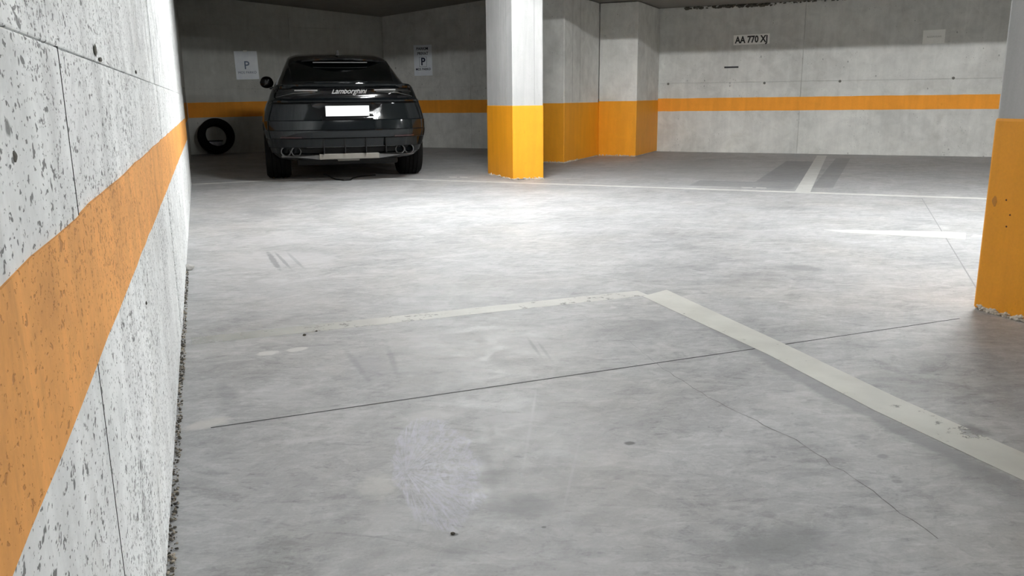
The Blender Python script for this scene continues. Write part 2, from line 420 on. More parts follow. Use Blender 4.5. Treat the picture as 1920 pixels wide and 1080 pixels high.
# walls: a backing mass plus proud formwork panels
def wall(name, org, ang, x0, x1, z1, thick, mat, cols, rows, gap=.004, proud=.012):
    W = tag(empty(name, (org.x, org.y, 0), ang), kind='structure')
    box('wall_core', x0, x1, proud, thick, 0, z1, mat, W)
    xs = [x0] + cols + [x1]; zs = [0] + rows + [z1]
    for i in range(len(xs) - 1):
        for j in range(len(zs) - 1):
            dy = random.uniform(-.003, .003)
            box('wall_panel', xs[i] + gap / 2, xs[i + 1] - gap / 2, dy, proud, zs[j] + (gap / 2 if j else 0), zs[j + 1] - gap / 2, mat, W, .003)
    return W
def stripe(W, x0, x1, a0, a1, b0, b1, mat, n=1, th=.005):
    """painted band, z a0-a1 at x0 and b0-b1 at x1, standing th proud of the wall"""
    bm = bmesh.new(); N = max(2, int((x1 - x0) / .15)); R0 = []
    for i in range(N + 1):
        t = i / N; x = x0 + (x1 - x0) * t; j = random.uniform(-.0025, .0025)
        lo, hi = a0 + (b0 - a0) * t + j, a1 + (b1 - a1) * t + random.uniform(-.0025, .0025)
        R0.append([bm.verts.new(p) for p in ((x, -th, lo), (x, -th, hi), (x, .002, hi), (x, .002, lo))])
    for a, b in zip(R0, R0[1:]):
        for i in range(4): bm.faces.new((a[i], b[i], b[(i + 1) % 4], a[(i + 1) % 4]))
    bm.faces.new(R0[0]); bm.faces.new(R0[-1][::-1])
    return from_bm('painted_stripe', bm, mat, W)

# left wall, with a chipped free end
WL = tag(empty('wall_left', (OL.x, OL.y, 0), AL), kind='structure')
box('wall_core', -4.2, END - .03, .03, .30, 0, CEIL, M_wall_near, WL)
zc = [0, 1.065, CEIL]; xc = [-4.2, -1.4, 1.09, 3.75, 6.4, 9.05]
for i in range(len(xc) - 1):
    for j in range(2):
        bm = bmesh.new()
        add_box(bm, xc[i] + .0012, xc[i + 1] - .0012, random.uniform(-.0015, .0015) - (.006 if j == 0 else 0), .03, zc[j] + .002 * j, zc[j + 1] - .002, .0025)
        from_bm('wall_panel', bm, M_wall_near, WL)
for j in range(2):                                     # last panel: ragged outer edge
    bm = bmesh.new(); z0, z1 = zc[j] + .002 * j, zc[j + 1] - .002; n = int((z1 - z0) / .035); rg = []
    fy = -.006 if j == 0 else 0
    for i in range(n + 1):
        z = z0 + (z1 - z0) * i / n
        e = END + random.uniform(-.012, .012) + .02 * math.sin(z * 7) * math.sin(z * 3.1)
        y2 = random.uniform(.004, .02)
        rg.append([bm.verts.new(p) for p in ((9.0512, fy, z), (e - random.uniform(.02, .06), fy, z), (e, y2, z), (e + random.uniform(-.01, .015), .05, z), (e, .30, z), (9.0512, .30, z))])
    for a, b in zip(rg, rg[1:]):
        for q in range(6): bm.faces.new((a[q], b[q], b[(q + 1) % 6], a[(q + 1) % 6]))
    bm.faces.new(rg[0]); bm.faces.new(rg[-1][::-1])
    from_bm('wall_panel', bm, M_wall_near, WL)
bm = bmesh.new(); add_box(bm, 1.088, 1.0905, -.0066, .01, .0, 1.064); from_bm('joint', bm, M_fill, WL)
stripe(WL, -4.2, END - .03, .745, .90, .545, .795, M_or_near, th=.0085)

# car bay side wall, back wall, right back wall, the two walls out of view
WS = wall('wall_side', OL - nL * .03, AL, END + .3, 17.2, 3.1, .3, M_wall_bay, [13.5], [1.2])
stripe(WS, END + .3, 17.0, .67, .96, .67, .96, M_or)
WB = wall('wall_back', A0, AB, -.05, LB + .25, 3.1, .3, M_wall_bay, [2.0], [1.2, 2.36])
stripe(WB, .0, LB, .68, .955, .69, .985, M_or)
WR = wall('wall_right', BR, AR, -5.35, 11.0, 3.2, .3, M_wall, [-3.35, -.3, 2.89, 6.6], [1.21, 2.5])
stripe(WR, -5.3, -.5, .70, .955, .70, .95, M_or)
stripe(WR, -.5, 10.9, .715, .94, .765, .99, M_or)
wall('wall_end', RW(11, 0), R(-114), 0, 13, 3.2, .3, M_wall, [4], [1.2])
wall('wall_rear', L(-4.2, 13.2), R(200.2), 0, 13.5, 3.2, .3, M_wall, [4, 9], [1.2])
WR['label'] = 'long grey concrete back wall with a thin orange stripe'
M_hole = plain('plugged tie hole', (.16, .155, .14), .9)
for u, z in ((.62, 1.2), (2.29, 1.19), (3.5, 1.2), (5.17, 1.22)):
    bm = bmesh.new(); lathe(bm, [(.0, -.008), (.022, -.008), (.018, -.004), (.0, -.004)], 12, 'y', (u, 0, z)); bmesh.ops.remove_doubles(bm, verts=bm.verts[:], dist=1e-5)
    from_bm('tie_hole', bm, M_hole, WR)
bm = bmesh.new(); add_box(bm, 1.60, 1.84, -.012, .002, 1.452, 1.478, .004); from_bm('scuff_mark', bm, M_mark, WR)
# rough mortar bead where the right back wall meets its upper lift
def crumbs(name, pts, r0, r1, mat, parent, n, spread, zmax, kind=None):
    bm = bmesh.new()
    for i in range(n):
        a = random.random() * (len(pts) - 1); k = int(a); p = Vector(pts[k]).lerp(Vector(pts[k + 1]), a - k)
        r = random.uniform(r0, r1)
        q = bmesh.ops.create_icosphere(bm, subdivisions=1, radius=r)['verts']
        c = p + Vector((random.uniform(-spread, spread), random.uniform(-spread, spread), 0)); c.z += random.random() ** 2 * zmax + r * .4
        sc = Vector((random.uniform(.7, 1.5), random.uniform(.7, 1.5), random.uniform(.5, .9)))
        for v in q: v.co = Vector((v.co.x * sc.x, v.co.y * sc.y, v.co.z * sc.z)) * random.uniform(.8, 1.2) + c
        mi = random.randrange(len(mat)) if isinstance(mat, list) else 0
        for f in {f for v in q for f in v.link_faces}: f.material_index = mi
    o = from_bm(name, bm, mat[0] if isinstance(mat, list) else mat, parent)
    if isinstance(mat, list):
        for m_ in mat[1:]: o.data.materials.append(m_)
    if kind: o['kind'] = kind
    return o
M_bead = plain('blackened mortar', (.09, .085, .07), .9, var=.4)
crumbs('mortar_bead', [(.9, -.01, 2.455), (2.4, -.01, 2.45)], .012, .04, M_bead, WR, 90, .02, .05, 'stuff')
crumbs('mortar_bead', [(2.4, -.01, 2.47), (3.7, -.01, 2.48)], .008, .02, M_bead, WR, 40, .02, .03, 'stuff')

# ceilings and beams (mostly above the frame; they shade the bays)
ce = tag(empty('ceiling', (0, 0, 0)), kind='structure')
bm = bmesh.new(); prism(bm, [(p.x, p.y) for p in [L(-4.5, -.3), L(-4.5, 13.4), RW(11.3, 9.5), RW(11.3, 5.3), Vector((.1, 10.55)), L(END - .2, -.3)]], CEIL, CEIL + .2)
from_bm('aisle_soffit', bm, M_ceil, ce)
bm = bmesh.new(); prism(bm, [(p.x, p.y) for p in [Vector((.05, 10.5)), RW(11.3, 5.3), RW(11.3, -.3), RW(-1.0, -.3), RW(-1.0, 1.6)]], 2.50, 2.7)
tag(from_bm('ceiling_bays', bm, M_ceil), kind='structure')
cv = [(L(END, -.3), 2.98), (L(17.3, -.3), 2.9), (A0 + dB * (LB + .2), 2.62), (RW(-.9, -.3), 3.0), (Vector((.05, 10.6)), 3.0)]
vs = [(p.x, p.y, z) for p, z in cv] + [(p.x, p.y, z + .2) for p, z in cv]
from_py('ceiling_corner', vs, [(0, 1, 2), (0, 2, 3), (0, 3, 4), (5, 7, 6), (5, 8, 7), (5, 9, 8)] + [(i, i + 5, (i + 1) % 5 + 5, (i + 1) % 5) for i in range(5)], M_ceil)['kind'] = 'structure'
def beam(name, a, b, wd, z0, z1, mat):
    d = (b - a).normalized(); o = tag(empty(name, (a.x, a.y, 0), math.atan2(d.y, d.x)), kind='structure')
    box('beam', 0, (b - a).length, 0, wd, z0, z1, mat, o, .01)
    return o
beam('trim_1', L(END + .02, 0), Vector((-.02, 11.06)), .3, 2.46, 3.1, M_ceil)
beam('trim_2', Vector((.05, 10.62)), RW(11.2, 5.3), .3, 2.42, 3.0, M_ceil)

# ------------------------------------------------------------------ pillars
def pillar(label, org, ang, x0, x1, y0, y1, ztop, zp, crumb=None, mat=None):
    """box in its own frame: x across the near face, y going back"""
    t = thing('pillar', label, 'pillar', (org.x, org.y, 0), ang)
    box('shaft', x0, x1, y0, y1, 0, ztop, mat or M_pil, t, .012)
    bm = bmesh.new(); add_box(bm, x0 - .004, x1 + .004, y0 - .004, y1 + .004, .0, zp, .012)
    for v in bm.verts:
        if v.co.z > .05: v.co.z += random.uniform(-.003, .003)
        elif v.co.z < .02: v.co.z += random.uniform(0, .012)
    from_bm('painted_base', bm, M_or_pil, t)
    if crumb:
        o = crumbs('chipped_edge', crumb, .004, .013, M_crumb, t, int(60 * len(crumb)), .004, .02, 'stuff')
        o['label'] = 'pale chipped mortar along the foot'
    return t
pillar('free-standing square pillar with a bright orange base beside the parked car', Vector((.03, 10.26)), R(20.5), 0, .40, 0, .95, 2.85, .90,
       [(.0, .9, 0), (-.004, 0, 0), (.4, -.004, 0)])
RB = Vector((.82, 12.86))
pillar('dim orange-based pillar half hidden behind the free-standing pillar', RB, AR, -.50, 0, 0, 1.66, 2.49, .905, [(-.4, -.004, 0), (0, -.004, 0), (.004, .6, 0)], M_wall)
t = pillar('wide orange-based pilaster on the left end of the right-hand bays', RB, AR, .002, .66, 1.664, 3.2, 2.49, .92, [(.02, 1.66, 0), (.66, 1.66, 0)], M_wall)
pillar('large near pillar with a chipped orange base at the right edge', Vector((2.19, 3.81)), R(20.0 + 0), 0, .5, -.9, 0, 2.85, .885,
       [(-.004, -.02, 0), (-.004, -.5, 0), (-.004, -.5, 0), (-.004, -.02, 0)])

def seam(p, x0, x1, y0, y1, z0, z1):
    bm = bmesh.new(); add_box(bm, x0, x1, y0, y1, z0, z1); from_bm('form_seam', bm, M_seam, p)
M_seam = plain('form seam', (.24, .24, .235), .85)
P1 = [o for o in COL.objects if o.name.startswith('pillar') and o.type == 'EMPTY']; P1.sort(key=lambda o: o.name)
seam(P1[0], .283, .287, -.0015, .01, .91, 2.84); seam(P1[0], -.0015, .01, .448, .453, .91, 2.84); seam(P1[0], -.0015, .01, .20, .203, .91, 2.84)
seam(P1[1], -.0015 - .0, .0015, .70, .706, .92, 2.48); seam(P1[1], -.0015, .0015, .35, .355, .92, 2.48)
def pock(name, parent, p, r, mat, axis):
    bm = bmesh.new(); bmesh.ops.create_icosphere(bm, subdivisions=2, radius=1)
    for v in bm.verts:
        j_ = random.uniform(.8, 1.2); v.co = Vector([p[i] + v.co[i] * r[i] * (1 if i == axis else j_) for i in range(3)])
    from_bm(name, bm, mat, parent)
M_smear = plain('brownish smear on orange paint', (.52, .20, .012), .6)
M_hole3 = plain('dark nail hole', (.10, .03, .01), .9)
for y, z in ((-.103, .527), (-.131, .463), (-.120, .409)): pock('nail_hole', P1[3], (-.004, y, z), (.0015, .0045, .0045), M_hole3, 0)
pock('smear', P1[3], (-.004, -.045, .515), (.0012, .014, .022), M_smear, 0)
for s_, z, a, b in ((1.57, 1.085, .012, .010), (1.64, 1.073, .02, .004), (.76, .955, .007, .005), (1.98, .545, .008, .004), (2.6, 1.08, .012, .005)):
    pock('gouge', WL, (s_, -.001 if z > 1.066 else -.006, z), (a, .002, b), M_bead, 1)

# ------------------------------------------------------------------ lamps
M_house = plain('white enamel', (.7, .7, .7), .4)
for lx, ly, la, st, lab in LAMPS:
    t = thing('tube_lamp', lab, 'lamp', (lx, ly, CEIL - .003), la, None)
    box('housing', -.63, .63, -.08, .08, -.06, 0, M_house, t, .008)
    k = NT('lit tube'); k.t.nodes.remove(k.b); e = k.t.nodes.new('ShaderNodeEmission')
    e.inputs[0].default_value = (.975, 1.0, 1.0, 1); e.inputs[1].default_value = st; k.t.links.new(e.outputs[0], k.out.inputs[0])
    for y in (-.04, .04):
        bm = bmesh.new(); tube(bm, [(-.58, y, -.082), (.58, y, -.082)], .014, 10); from_bm('tube', bm, k.m, t)

# ------------------------------------------------------------------ the parked car (x right, y ahead, z up; origin under the rear bumper)
M_paint = plain('black car paint', (.004, .0055, .0065), .07, 0, .42, 0, .05)
M_gloss = plain('black gloss trim', (.003, .003, .0035), .12, 0, .4, 0, .05)
M_glass = plain('dark tinted glass', (.001, .0015, .0015), .05, 0, .3, 0, .05)
M_plast = plain('black plastic', (.005, .005, .005), .5, 0, .25)
M_rub = plain('tyre rubber', (.005, .005, .005), .85, 0, .15)
M_chrome = plain('bright chrome', (.85, .86, .88), .22, 1.0)
M_grey = plain('grey lamp lens', (.20, .195, .195), .35, 0, .6, .3)
M_steel = plain('dull silver plate', (.17, .16, .14), .5, .1)
M_red = plain('red reflector', (.03, .005, .005), .25, 0, .6, .6)
M_plate = plain('white number plate', (.95, .95, .95), .45, 0, .5)
M_pipe = plain('dark exhaust metal', (.12, .12, .12), .35, .8)

car = thing('car', 'black coupe-backed SUV parked tail-out in the corner bay with a blank white number plate', 'car', (-1.935, 10.12, 0), R(15))
#       z     half-width  rear y
LEV = [(.27, .84, .26), (.30, .88, .20), (.355, .915, .15), (.36, .92, .13), (.425, .94, .095), (.433, .945, .06), (.50, .962, .045), (.535, .970, .035), (.543, .972, .012),
       (.60, .980, .0), (.632, .984, .0), (.640, .984, .03), (.70, .985, .04), (.745, .982, .045), (.755, .980, .075), (.80, .975, .09), (.88, .955, .11), (.945, .935, .125),
       (.965, .925, .075), (.982, .915, .065), (.99, .912, .085), (1.01, .905, .115), (1.06, .888, .13), (1.115, .862, .125), (1.125, .855, .095), (1.15, .835, .065), (1.168, .81, .055), (1.176, .79, .07)]
def interp(z, k):
    if z <= LEV[0][0]: return LEV[0][k]
    for a, b in zip(LEV, LEV[1:]):
        if z <= b[0]: return a[k] + (b[k] - a[k]) * (z - a[0]) / (b[0] - a[0])
    return LEV[-1][k]
CR, PE = .46, 2.7
def rear_y(x, z):
    u = min(.999, abs(x) / interp(z, 1))
    return interp(z, 2) + CR * (1 - (1 - u ** PE) ** (1 / PE))
def front_y(z): return 5.11 - .25 * abs(z - .6) ** 1.5 * 4 * .5 - (max(0, z - .8) * .9)
sm = lambda t: max(0, min(1, t)) ** 2 * (3 - 2 * max(0, min(1, t)))
def zdrop(y, z): return z - max(0, (z - .7) / .476) * (.10 * sm((y - 1.3) / 2.2) + .16 * sm((y - 3.2) / 1.9))
def half_ring(z):
    wz, yr = interp(z, 1), interp(z, 2); P = []
    for i in range(17):
        th = math.pi / 2 * i / 16
        P.append((wz * math.sin(th) ** (2 / PE), yr + CR * (1 - math.cos(th) ** (2 / PE))))
    y0, y1 = yr + CR, front_y(z) - .85
    for i in range(1, 26):
        y = y0 + (y1 - y0) * i / 26
        b = .03 * math.exp(-((y - 1.05) / .5) ** 2) * math.exp(-((z - .72) / .25) ** 2) + .02 * math.exp(-((y - 4.05) / .5) ** 2) * math.exp(-((z - .72) / .25) ** 2)
        wst = -.035 * math.exp(-((y - 2.55) / .8) ** 2) * math.exp(-((z - .6) / .25) ** 2)
        P.append((wz + b + wst, y))
    for i in range(13):
        th = math.pi / 2 * (1 - i / 12)
        P.append((wz * math.sin(th) ** (2 / 2.2), y1 + .85 * math.cos(th) ** (2 / 2.2)))
    return [(x, y, zdrop(y, z)) for x, y in P]
bm = bmesh.new(); rings = []
for z, _, _ in LEV:
    H = half_ring(z); n = len(H)
    right = [bm.verts.new(p) for p in H]
    left = [right[0]] + [bm.verts.new((-x, y, zz)) for x, y, zz in H[1:-1]] + [right[-1]]
    rings.append((right, left))
for (r0, l0), (r1, l1) in zip(rings, rings[1:]):
    for i in range(n - 1):
        bm.faces.new((r0[i], r0[i + 1], r1[i + 1], r1[i])); bm.faces.new((l0[i + 1], l0[i], l1[i], l1[i + 1]))
def cap(rg, crown):
    r, l = rg; NX = 6; rows = []
    for i in range(n):
        if i in (0, n - 1): rows.append([r[i]] * (NX + 1)); continue
        a, b = l[i].co, r[i].co
        row = [l[i]] + [bm.verts.new(a.lerp(b, q / NX) + Vector((0, 0, crown * (1 - (2 * q / NX - 1) ** 2)))) for q in range(1, NX)] + [r[i]]
        rows.append(row)
    for A, B in zip(rows, rows[1:]):
        for q in range(NX):
            f = []
            for v in (A[q], A[q + 1], B[q + 1], B[q]):
                if v not in f: f.append(v)
            if len(f) > 2: bm.faces.new(f)
cap(rings[-1], .02); cap(rings[0], 0)
body = from_bm('body', bm, M_paint, car)
# wheel arches
cb = bmesh.new()
for sx in (-1, 1):
    for y in (1.05, 4.05):
        bmesh.ops.create_cone(cb, cap_ends=True, segments=36, radius1=.415, radius2=.415, depth=.52,
                              matrix=Matrix.Translation((sx * .86, y, .36)) @ Matrix.Rotation(R(90), 4, 'Y'))
cut_o = from_bm('cutter', cb)
cut_o.matrix_world = Matrix.Identity(4)
mod = body.modifiers.new('arches', 'BOOLEAN'); mod.object = cut_o; mod.solver = 'EXACT'
body.parent = None
dg = bpy.context.evaluated_depsgraph_get(); me = bpy.data.meshes.new_from_object(body.evaluated_get(dg))
body.modifiers.clear(); body.data = me; me.name = 'body'; body.parent = car
me.materials.clear(); me.materials.append(M_paint)
for p in me.polygons: p.use_smooth = True
me.set_sharp_from_angle(angle=R(24))
bpy.data.objects.remove(cut_o)

# greenhouse: cross-sections from the deck to the bonnet, sorted into roof and windows
def zr(y):
    K = [(.20, 1.165), (.42, 1.195), (.62, 1.29), (.85, 1.405), (1.10, 1.50), (1.45, 1.565), (1.9, 1.61), (2.5, 1.636), (2.9, 1.625), (3.2, 1.55), (3.6, 1.33), (4.05, 1.04)]
    for a, b in zip(K, K[1:]):
        if y <= b[0]: return a[1] + (b[1] - a[1]) * (y - a[0]) / (b[0] - a[0])
    return K[-1][1]
def zrs(y): return (zr(y - .08) + 2 * zr(y) + zr(y + .08)) / 4
ST = [.22 + i * (4.0 - .22) / 48 for i in range(49)]
PROF = [(1 - .21 * t - .02 * t * t, .80 * t) for t in [i / 7 for i in range(8)]]                                   # door glass leaning in
PROF += [(.52 + .25 * math.cos(a), .80 + .175 * math.sin(a)) for a in [math.pi / 2 * i / 6 for i in range(1, 7)]]   # cant rail
PROF += [(.52 * (1 - i / 5), .975 + .025 * (1 - (1 - i / 5) ** 2)) for i in range(1, 6)]                            # roof skin
PROF = PROF + [(-x, h) for x, h in PROF[-2::-1]]; NA = len(PROF) - 1
sect = []
for y in ST:
    zb = zdrop(y, 1.15); top = max(zrs(y), zb + .005)
    wb = .80 + .05 * sm((y - .3) / 1.2) - .10 * sm((y - 3.0) / 1.2)
    sect.append([(x * wb, y, zb + (top - zb) * h) for x, h in PROF])
cls = {'roof': [], 'rear_window': [], 'side_window': [], 'side_window.l': [], 'windscreen': []}
for i in range(48):
    y = (ST[i] + ST[i + 1]) / 2
    for j in range(NA):
        k = 'roof'; jj = min(j, NA - 1 - j)
        if .42 < y < 1.02 and jj >= 8: k = 'rear_window'
        elif 3.0 < y < 3.9 and jj >= 8: k = 'windscreen'
        elif 1.0 < y < 3.3 and 1 <= jj <= 5 and zr(y) - 1.15 > .25: k = 'side_window' if j < NA / 2 else 'side_window.l'
        cls[k].append((i, j))
for k, fs in cls.items():
    bm = bmesh.new(); vm = {}
    for i, j in fs:
        q = []
        for a, b in ((i, j), (i, j + 1), (i + 1, j + 1), (i + 1, j)):
            if (a, b) not in vm: vm[(a, b)] = bm.verts.new(sect[a][b])
            q.append(vm[(a, b)])
        bm.faces.new(q)
    bm.normal_update()
    o = from_bm(k.replace('.l', ''), bm, M_paint if k == 'roof' else M_glass, car, 35)
# roof spoiler over the rear window
bm = bmesh.new(); A = []
for i in range(17):
    x = -.62 + 1.24 * i / 16; yb = .84 + .30 * abs(x / .62) ** 2.2; z = 1.502 - .03 * (x / .62) ** 2
    A.append([bm.verts.new(p) for p in ((x, yb + .40, z + .035), (x, yb + .02, z + .008), (x, yb, z), (x, yb + .005, z - .022), (x, yb + .03, z - .028), (x, yb + .40, z - .02))])
for a, b in zip(A, A[1:]):
    for q in range(6): bm.faces.new((a[q], b[q], b[(q + 1) % 6], a[(q + 1) % 6]))
bm.faces.new(A[0]); bm.faces.new(A[-1][::-1]); from_bm('roof_spoiler', bm, M_gloss, car, 30)
bm = bmesh.new(); tube(bm, [(x / 10 * .34, .875 + .02 * abs(x / 10) ** 2, 1.452) for x in range(-10, 11)], .006, 6)
o = from_bm('brake_light', bm, M_grey, car); o['label'] = 'thin grey strip light under the roof spoiler'
bm = bmesh.new(); vs = [bm.verts.new(p) for p in ((-.02, 1.30, 1.56), (.02, 1.30, 1.56), (.02, 1.52, 1.58), (-.02, 1.52, 1.58), (-.008, 1.31, 1.625), (.008, 1.31, 1.625), (.004, 1.50, 1.60), (-.004, 1.50, 1.60))]
for f in ((0, 1, 5, 4), (1, 2, 6, 5), (2, 3, 7, 6), (3, 0, 4, 7), (4, 5, 6, 7), (3, 2, 1, 0)): bm.faces.new([vs[i] for i in f])
from_bm('antenna_fin', bm, M_gloss, car)
# pieces that follow the tail
def patch(name, poly, mat, parent=car, off=.004, th=.02, seg=10):
    """poly: list of (x, z_low, z_high) columns from left to right, laid on the tail and standing off it"""
    bm = bmesh.new(); cols = []
    for (xa, la, ha), (xb, lb, hb) in zip(poly, poly[1:]):
        for i in range(seg): 
            t = i / seg; cols.append((xa + (xb - xa) * t, la + (lb - la) * t, ha + (hb - ha) * t))
    cols.append(poly[-1]); NZ = 4; grid = []
    for x, lo, hi in cols:
        zs = [lo + (hi - lo) * q / NZ for q in range(NZ + 1)]
        f = [bm.verts.new((x, rear_y(x, z) - off, z)) for z in zs]; b = [bm.verts.new((x, rear_y(x, z) + th, z)) for z in zs]
        grid.append(f + b[::-1])
    m = len(grid[0])
    for a, b in zip(grid, grid[1:]):
        for q in range(m): bm.faces.new((a[q], b[q], b[(q + 1) % m], a[(q + 1) % m]))
    bm.faces.new(grid[0]); bm.faces.new(grid[-1][::-1])
    return from_bm(name, bm, mat, parent, 30)
patch('tail_band', [(-.80, 1.015, 1.105), (-.62, 1.0, 1.12), (-.30, 1.03, 1.12), (.30, 1.03, 1.12), (.62, 1.0, 1.12), (.80, 1.015, 1.105)], M_gloss)
for s in (-1, 1):
    P = lambda *c: [(s * x, a, b) for x, a, b in (c if s > 0 else c[::-1])]
    lamp = patch('tail_lamp', P((.30, 1.085, 1.095), (.345, 1.07, 1.12), (.84, 1.02, 1.108)), M_glass, off=.010)
    o = patch('light_strip', P((.335, 1.092, 1.108), (.60, 1.094, 1.114)), M_grey, lamp, .013); o['label'] = 'pale grey inner strip of the lamp'
    o = patch('light_strip', P((.61, 1.090, 1.112), (.81, 1.072, 1.092)), M_plast, lamp, .013)
    patch('lens_edge', P((.36, 1.078, 1.084), (.62, 1.066, 1.071), (.82, 1.02, 1.026)), M_pipe, lamp, .013)
    o = patch('reflector', P((.55, .545, .56), (.80, .548, .565)), M_red, off=.006); o['label'] = 'dark red reflector'
# number plate, recess and lettering
patch('plate_recess', [(-.42, .88, .95), (-.30, .745, .95), (.30, .745, .95), (.42, .88, .95)], M_gloss, off=.001)
yp = .052
box('number_plate', -.258, .258, yp - .006, yp + .05, .796, .918, M_plate, car, .004)
patch('plate_ledge', [(-.32, .752, .785), (.32, .752, .785)], M_paint, off=.012)
lt = text_mesh('lettering', 'Lamborghini', .088, M_chrome, car, .03, 1.088, ext=.004, shear=.45, bold=.0012, sx=.95, conform=lambda x, z: rear_y(x, 1.09) - .009, spacing=.98)
lt['label'] = 'bright chrome script lettering'
# bumper crease lines, diffuser, skid plate
patch('bumper_trim', [(-.62, .632, .641), (.62, .632, .641)], M_gloss, off=.004)
patch('bumper_trim', [(-.70, .534, .544), (.70, .534, .544)], M_gloss, off=.004)
dif = patch('diffuser', [(-.58, .365, .430), (.58, .365, .430)], M_plast, off=.004)
for x0, x1 in ((-.50, -.305), (-.295, -.055), (-.045, .195), (.205, .435), (.445, .56)):
    patch('diffuser_lip', [(x0, .425, .436), (x1, .425, .436)], M_pipe, dif, .008)
for x in (-.30, -.05, .20, .44):
    bm = bmesh.new(); add_box(bm, x - .006, x + .006, .02, .16, .36, .53, .002); from_bm('diffuser_fin', bm, M_plast, dif)
box('skid_plate', -.36, .36, .085, .40, .285, .352, M_steel, car, .008)['label'] = 'dull silver skid plate'
box('tow_bracket', -.14, .12, .12, .45, .262, .29, M_steel, car, .006)
for s in (-1, 1):
    bm = bmesh.new()
    vs = [bm.verts.new(p) for p in ((s * .36, .10, .285), (s * .36, .10, .34), (s * .62, .12, .345), (s * .80, .20, .335), (s * .80, .20, .32), (s * .62, .12, .32),
                                    (s * .36, .40, .285), (s * .36, .40, .34), (s * .62, .40, .345), (s * .80, .45, .335), (s * .80, .45, .32), (s * .62, .40, .32))]
    bm.faces.new([vs[i] for i in range(6)]); bm.faces.new([vs[i] for i in range(11, 5, -1)])
    for i in range(6): bm.faces.new((vs[i], vs[(i + 1) % 6], vs[(i + 1) % 6 + 6], vs[i + 6]))
    from_bm('bumper_corner', bm, M_pipe, car)
    for x in (.625, .745):
        bm = bmesh.new(); c = (s * x, rear_y(x, .385) - .035, .385)
        lathe(bm, [(.058, 0), (.060, .012), (.056, .20), (.047, .20), (.047, .012), (.050, 0)], 28, 'y', c)
        ep = from_bm('exhaust_pipe', bm, M_pipe, car, 40)
        bm = bmesh.new(); lathe(bm, [(.0, .12), (.047, .12), (.047, .13), (.0, .13)], 20, 'y', c); bmesh.ops.remove_doubles(bm, verts=bm.verts[:], dist=1e-5)
        from_bm('pipe_bore', bm, M_dark, ep)
    # mirror
    bm = bmesh.new(); q = bmesh.ops.create_icosphere(bm, subdivisions=3, radius=1)['verts']
    for v in q: v.co = Vector((s * .955 + v.co.x * .10 * (1 if v.co.z < .2 else .92), 3.25 + v.co.y * .09 * (1 if v.co.y > 0 else .35), 1.255 + math.copysign(abs(v.co.z) ** .8, v.co.z) * .088))
    mr_ = from_bm('side_mirror', bm, M_gloss, car, 60)
    bm = bmesh.new(); add_box(bm, min(s * .70, s * .92), max(s * .70, s * .92), 3.22, 3.30, 1.15, 1.19, .008); from_bm('mirror_arm', bm, M_gloss, mr_)
    # doors: handles and shut lines, front lamps
    for y in (1.75, 2.85):
        bm = bmesh.new(); add_box(bm, min(s * .93, s * .965), max(s * .93, s * .965), y, y + .2, .905, .93, .008); from_bm('door_handle', bm, M_gloss, car)
    bm = bmesh.new(); add_box(bm, min(s * .45, s * .82), max(s * .45, s * .82), 4.45, 4.88, .74, .80, .02); from_bm('head_lamp', bm, M_grey, car)
# wheels
def wheel(sx, y):
    rt_, wd, ri = .368, .30, .275
    t = bpy.data.objects.new('wheel', None); COL.objects.link(t); t.parent = car; t.location = (sx * .845, y, rt_)
    prof = [(ri, -wd / 2 + .02), (ri + .03, -wd / 2), (rt_ - .04, -wd / 2 - .004), (rt_ - .008, -wd / 2 + .025)]
    for gx in (-.075, -.025, .025, .075):
        prof += [(rt_, gx - .006), (rt_ - .012, gx - .005), (rt_ - .012, gx + .005), (rt_, gx + .006)]
    prof += [(rt_ - .008, wd / 2 - .025), (rt_ - .04, wd / 2 + .004), (ri + .03, wd / 2), (ri, wd / 2 - .02)]
    bm = bmesh.new(); lathe(bm, prof, 44); from_bm('tyre', bm, M_rub, t, 40)
    bm = bmesh.new(); lathe(bm, [(ri + .004, -wd / 2 + .03), (ri + .004, wd / 2 - .03), (ri - .02, wd / 2 - .04), (ri - .02, -wd / 2 + .04)], 36)
    for i in range(10):
        a = 2 * math.pi * i / 10
        b2 = bmesh.new(); add_box(b2, sx * .10 - .012, sx * .10 + .012, -.016, .016, .03, ri - .01, .004)
        bmesh.ops.transform(b2, matrix=Matrix.Rotation(a, 4, 'X'), verts=b2.verts[:])
        tm = bpy.data.meshes.new('tmp'); b2.to_mesh(tm); b2.free(); bm.from_mesh(tm); bpy.data.meshes.remove(tm)
    from_bm('rim', bm, M_pipe, t, 40)
    bm = bmesh.new(); lathe(bm, [(.001, sx * .08), (.17, sx * .08), (.17, sx * .055), (.001, sx * .055)], 28); from_bm('brake_disc', bm, M_steel, t)
for sx in (-1, 1):
    for y in (1.05, 4.05): wheel(sx, y)
box('underbody', -.62, .62, .35, 4.7, .20, .30, M_plast, car, .03)

# ------------------------------------------------------------------ loose tyre against the back wall, container behind it
ty = thing('loose_tyre', 'loose black tyre without a rim leaning on the back wall left of the car', 'tyre', (0, 0, 0))
prof = [(.205, -.085), (.225, -.105), (.285, -.115), (.315, -.10)]
for gx in (-.06, -.02, .02, .06): prof += [(.327, gx - .006), (.318, gx - .005), (.318, gx + .005), (.327, gx + .006)]
prof += [(.315, .10), (.285, .115), (.225, .105), (.205, .085), (.215, .075), (.29, .09), (.305, .0), (.29, -.09), (.215, -.075)]
bm = bmesh.new(); lathe(bm, prof, 56, 'y'); from_bm('tread', bm, M_rub, ty, 40)
for y in (-.10, .10):
    bm = bmesh.new(); q = []
    lathe(bm, [(.204, y - .012), (.212, y - .014), (.214, y + .014), (.204, y + .012)], 48, 'y'); from_bm('bead', bm, M_rub, ty, 40)
lean = R(13)
pw = A0 + dB * .41 - Vector((-dB.y, dB.x)) * .285
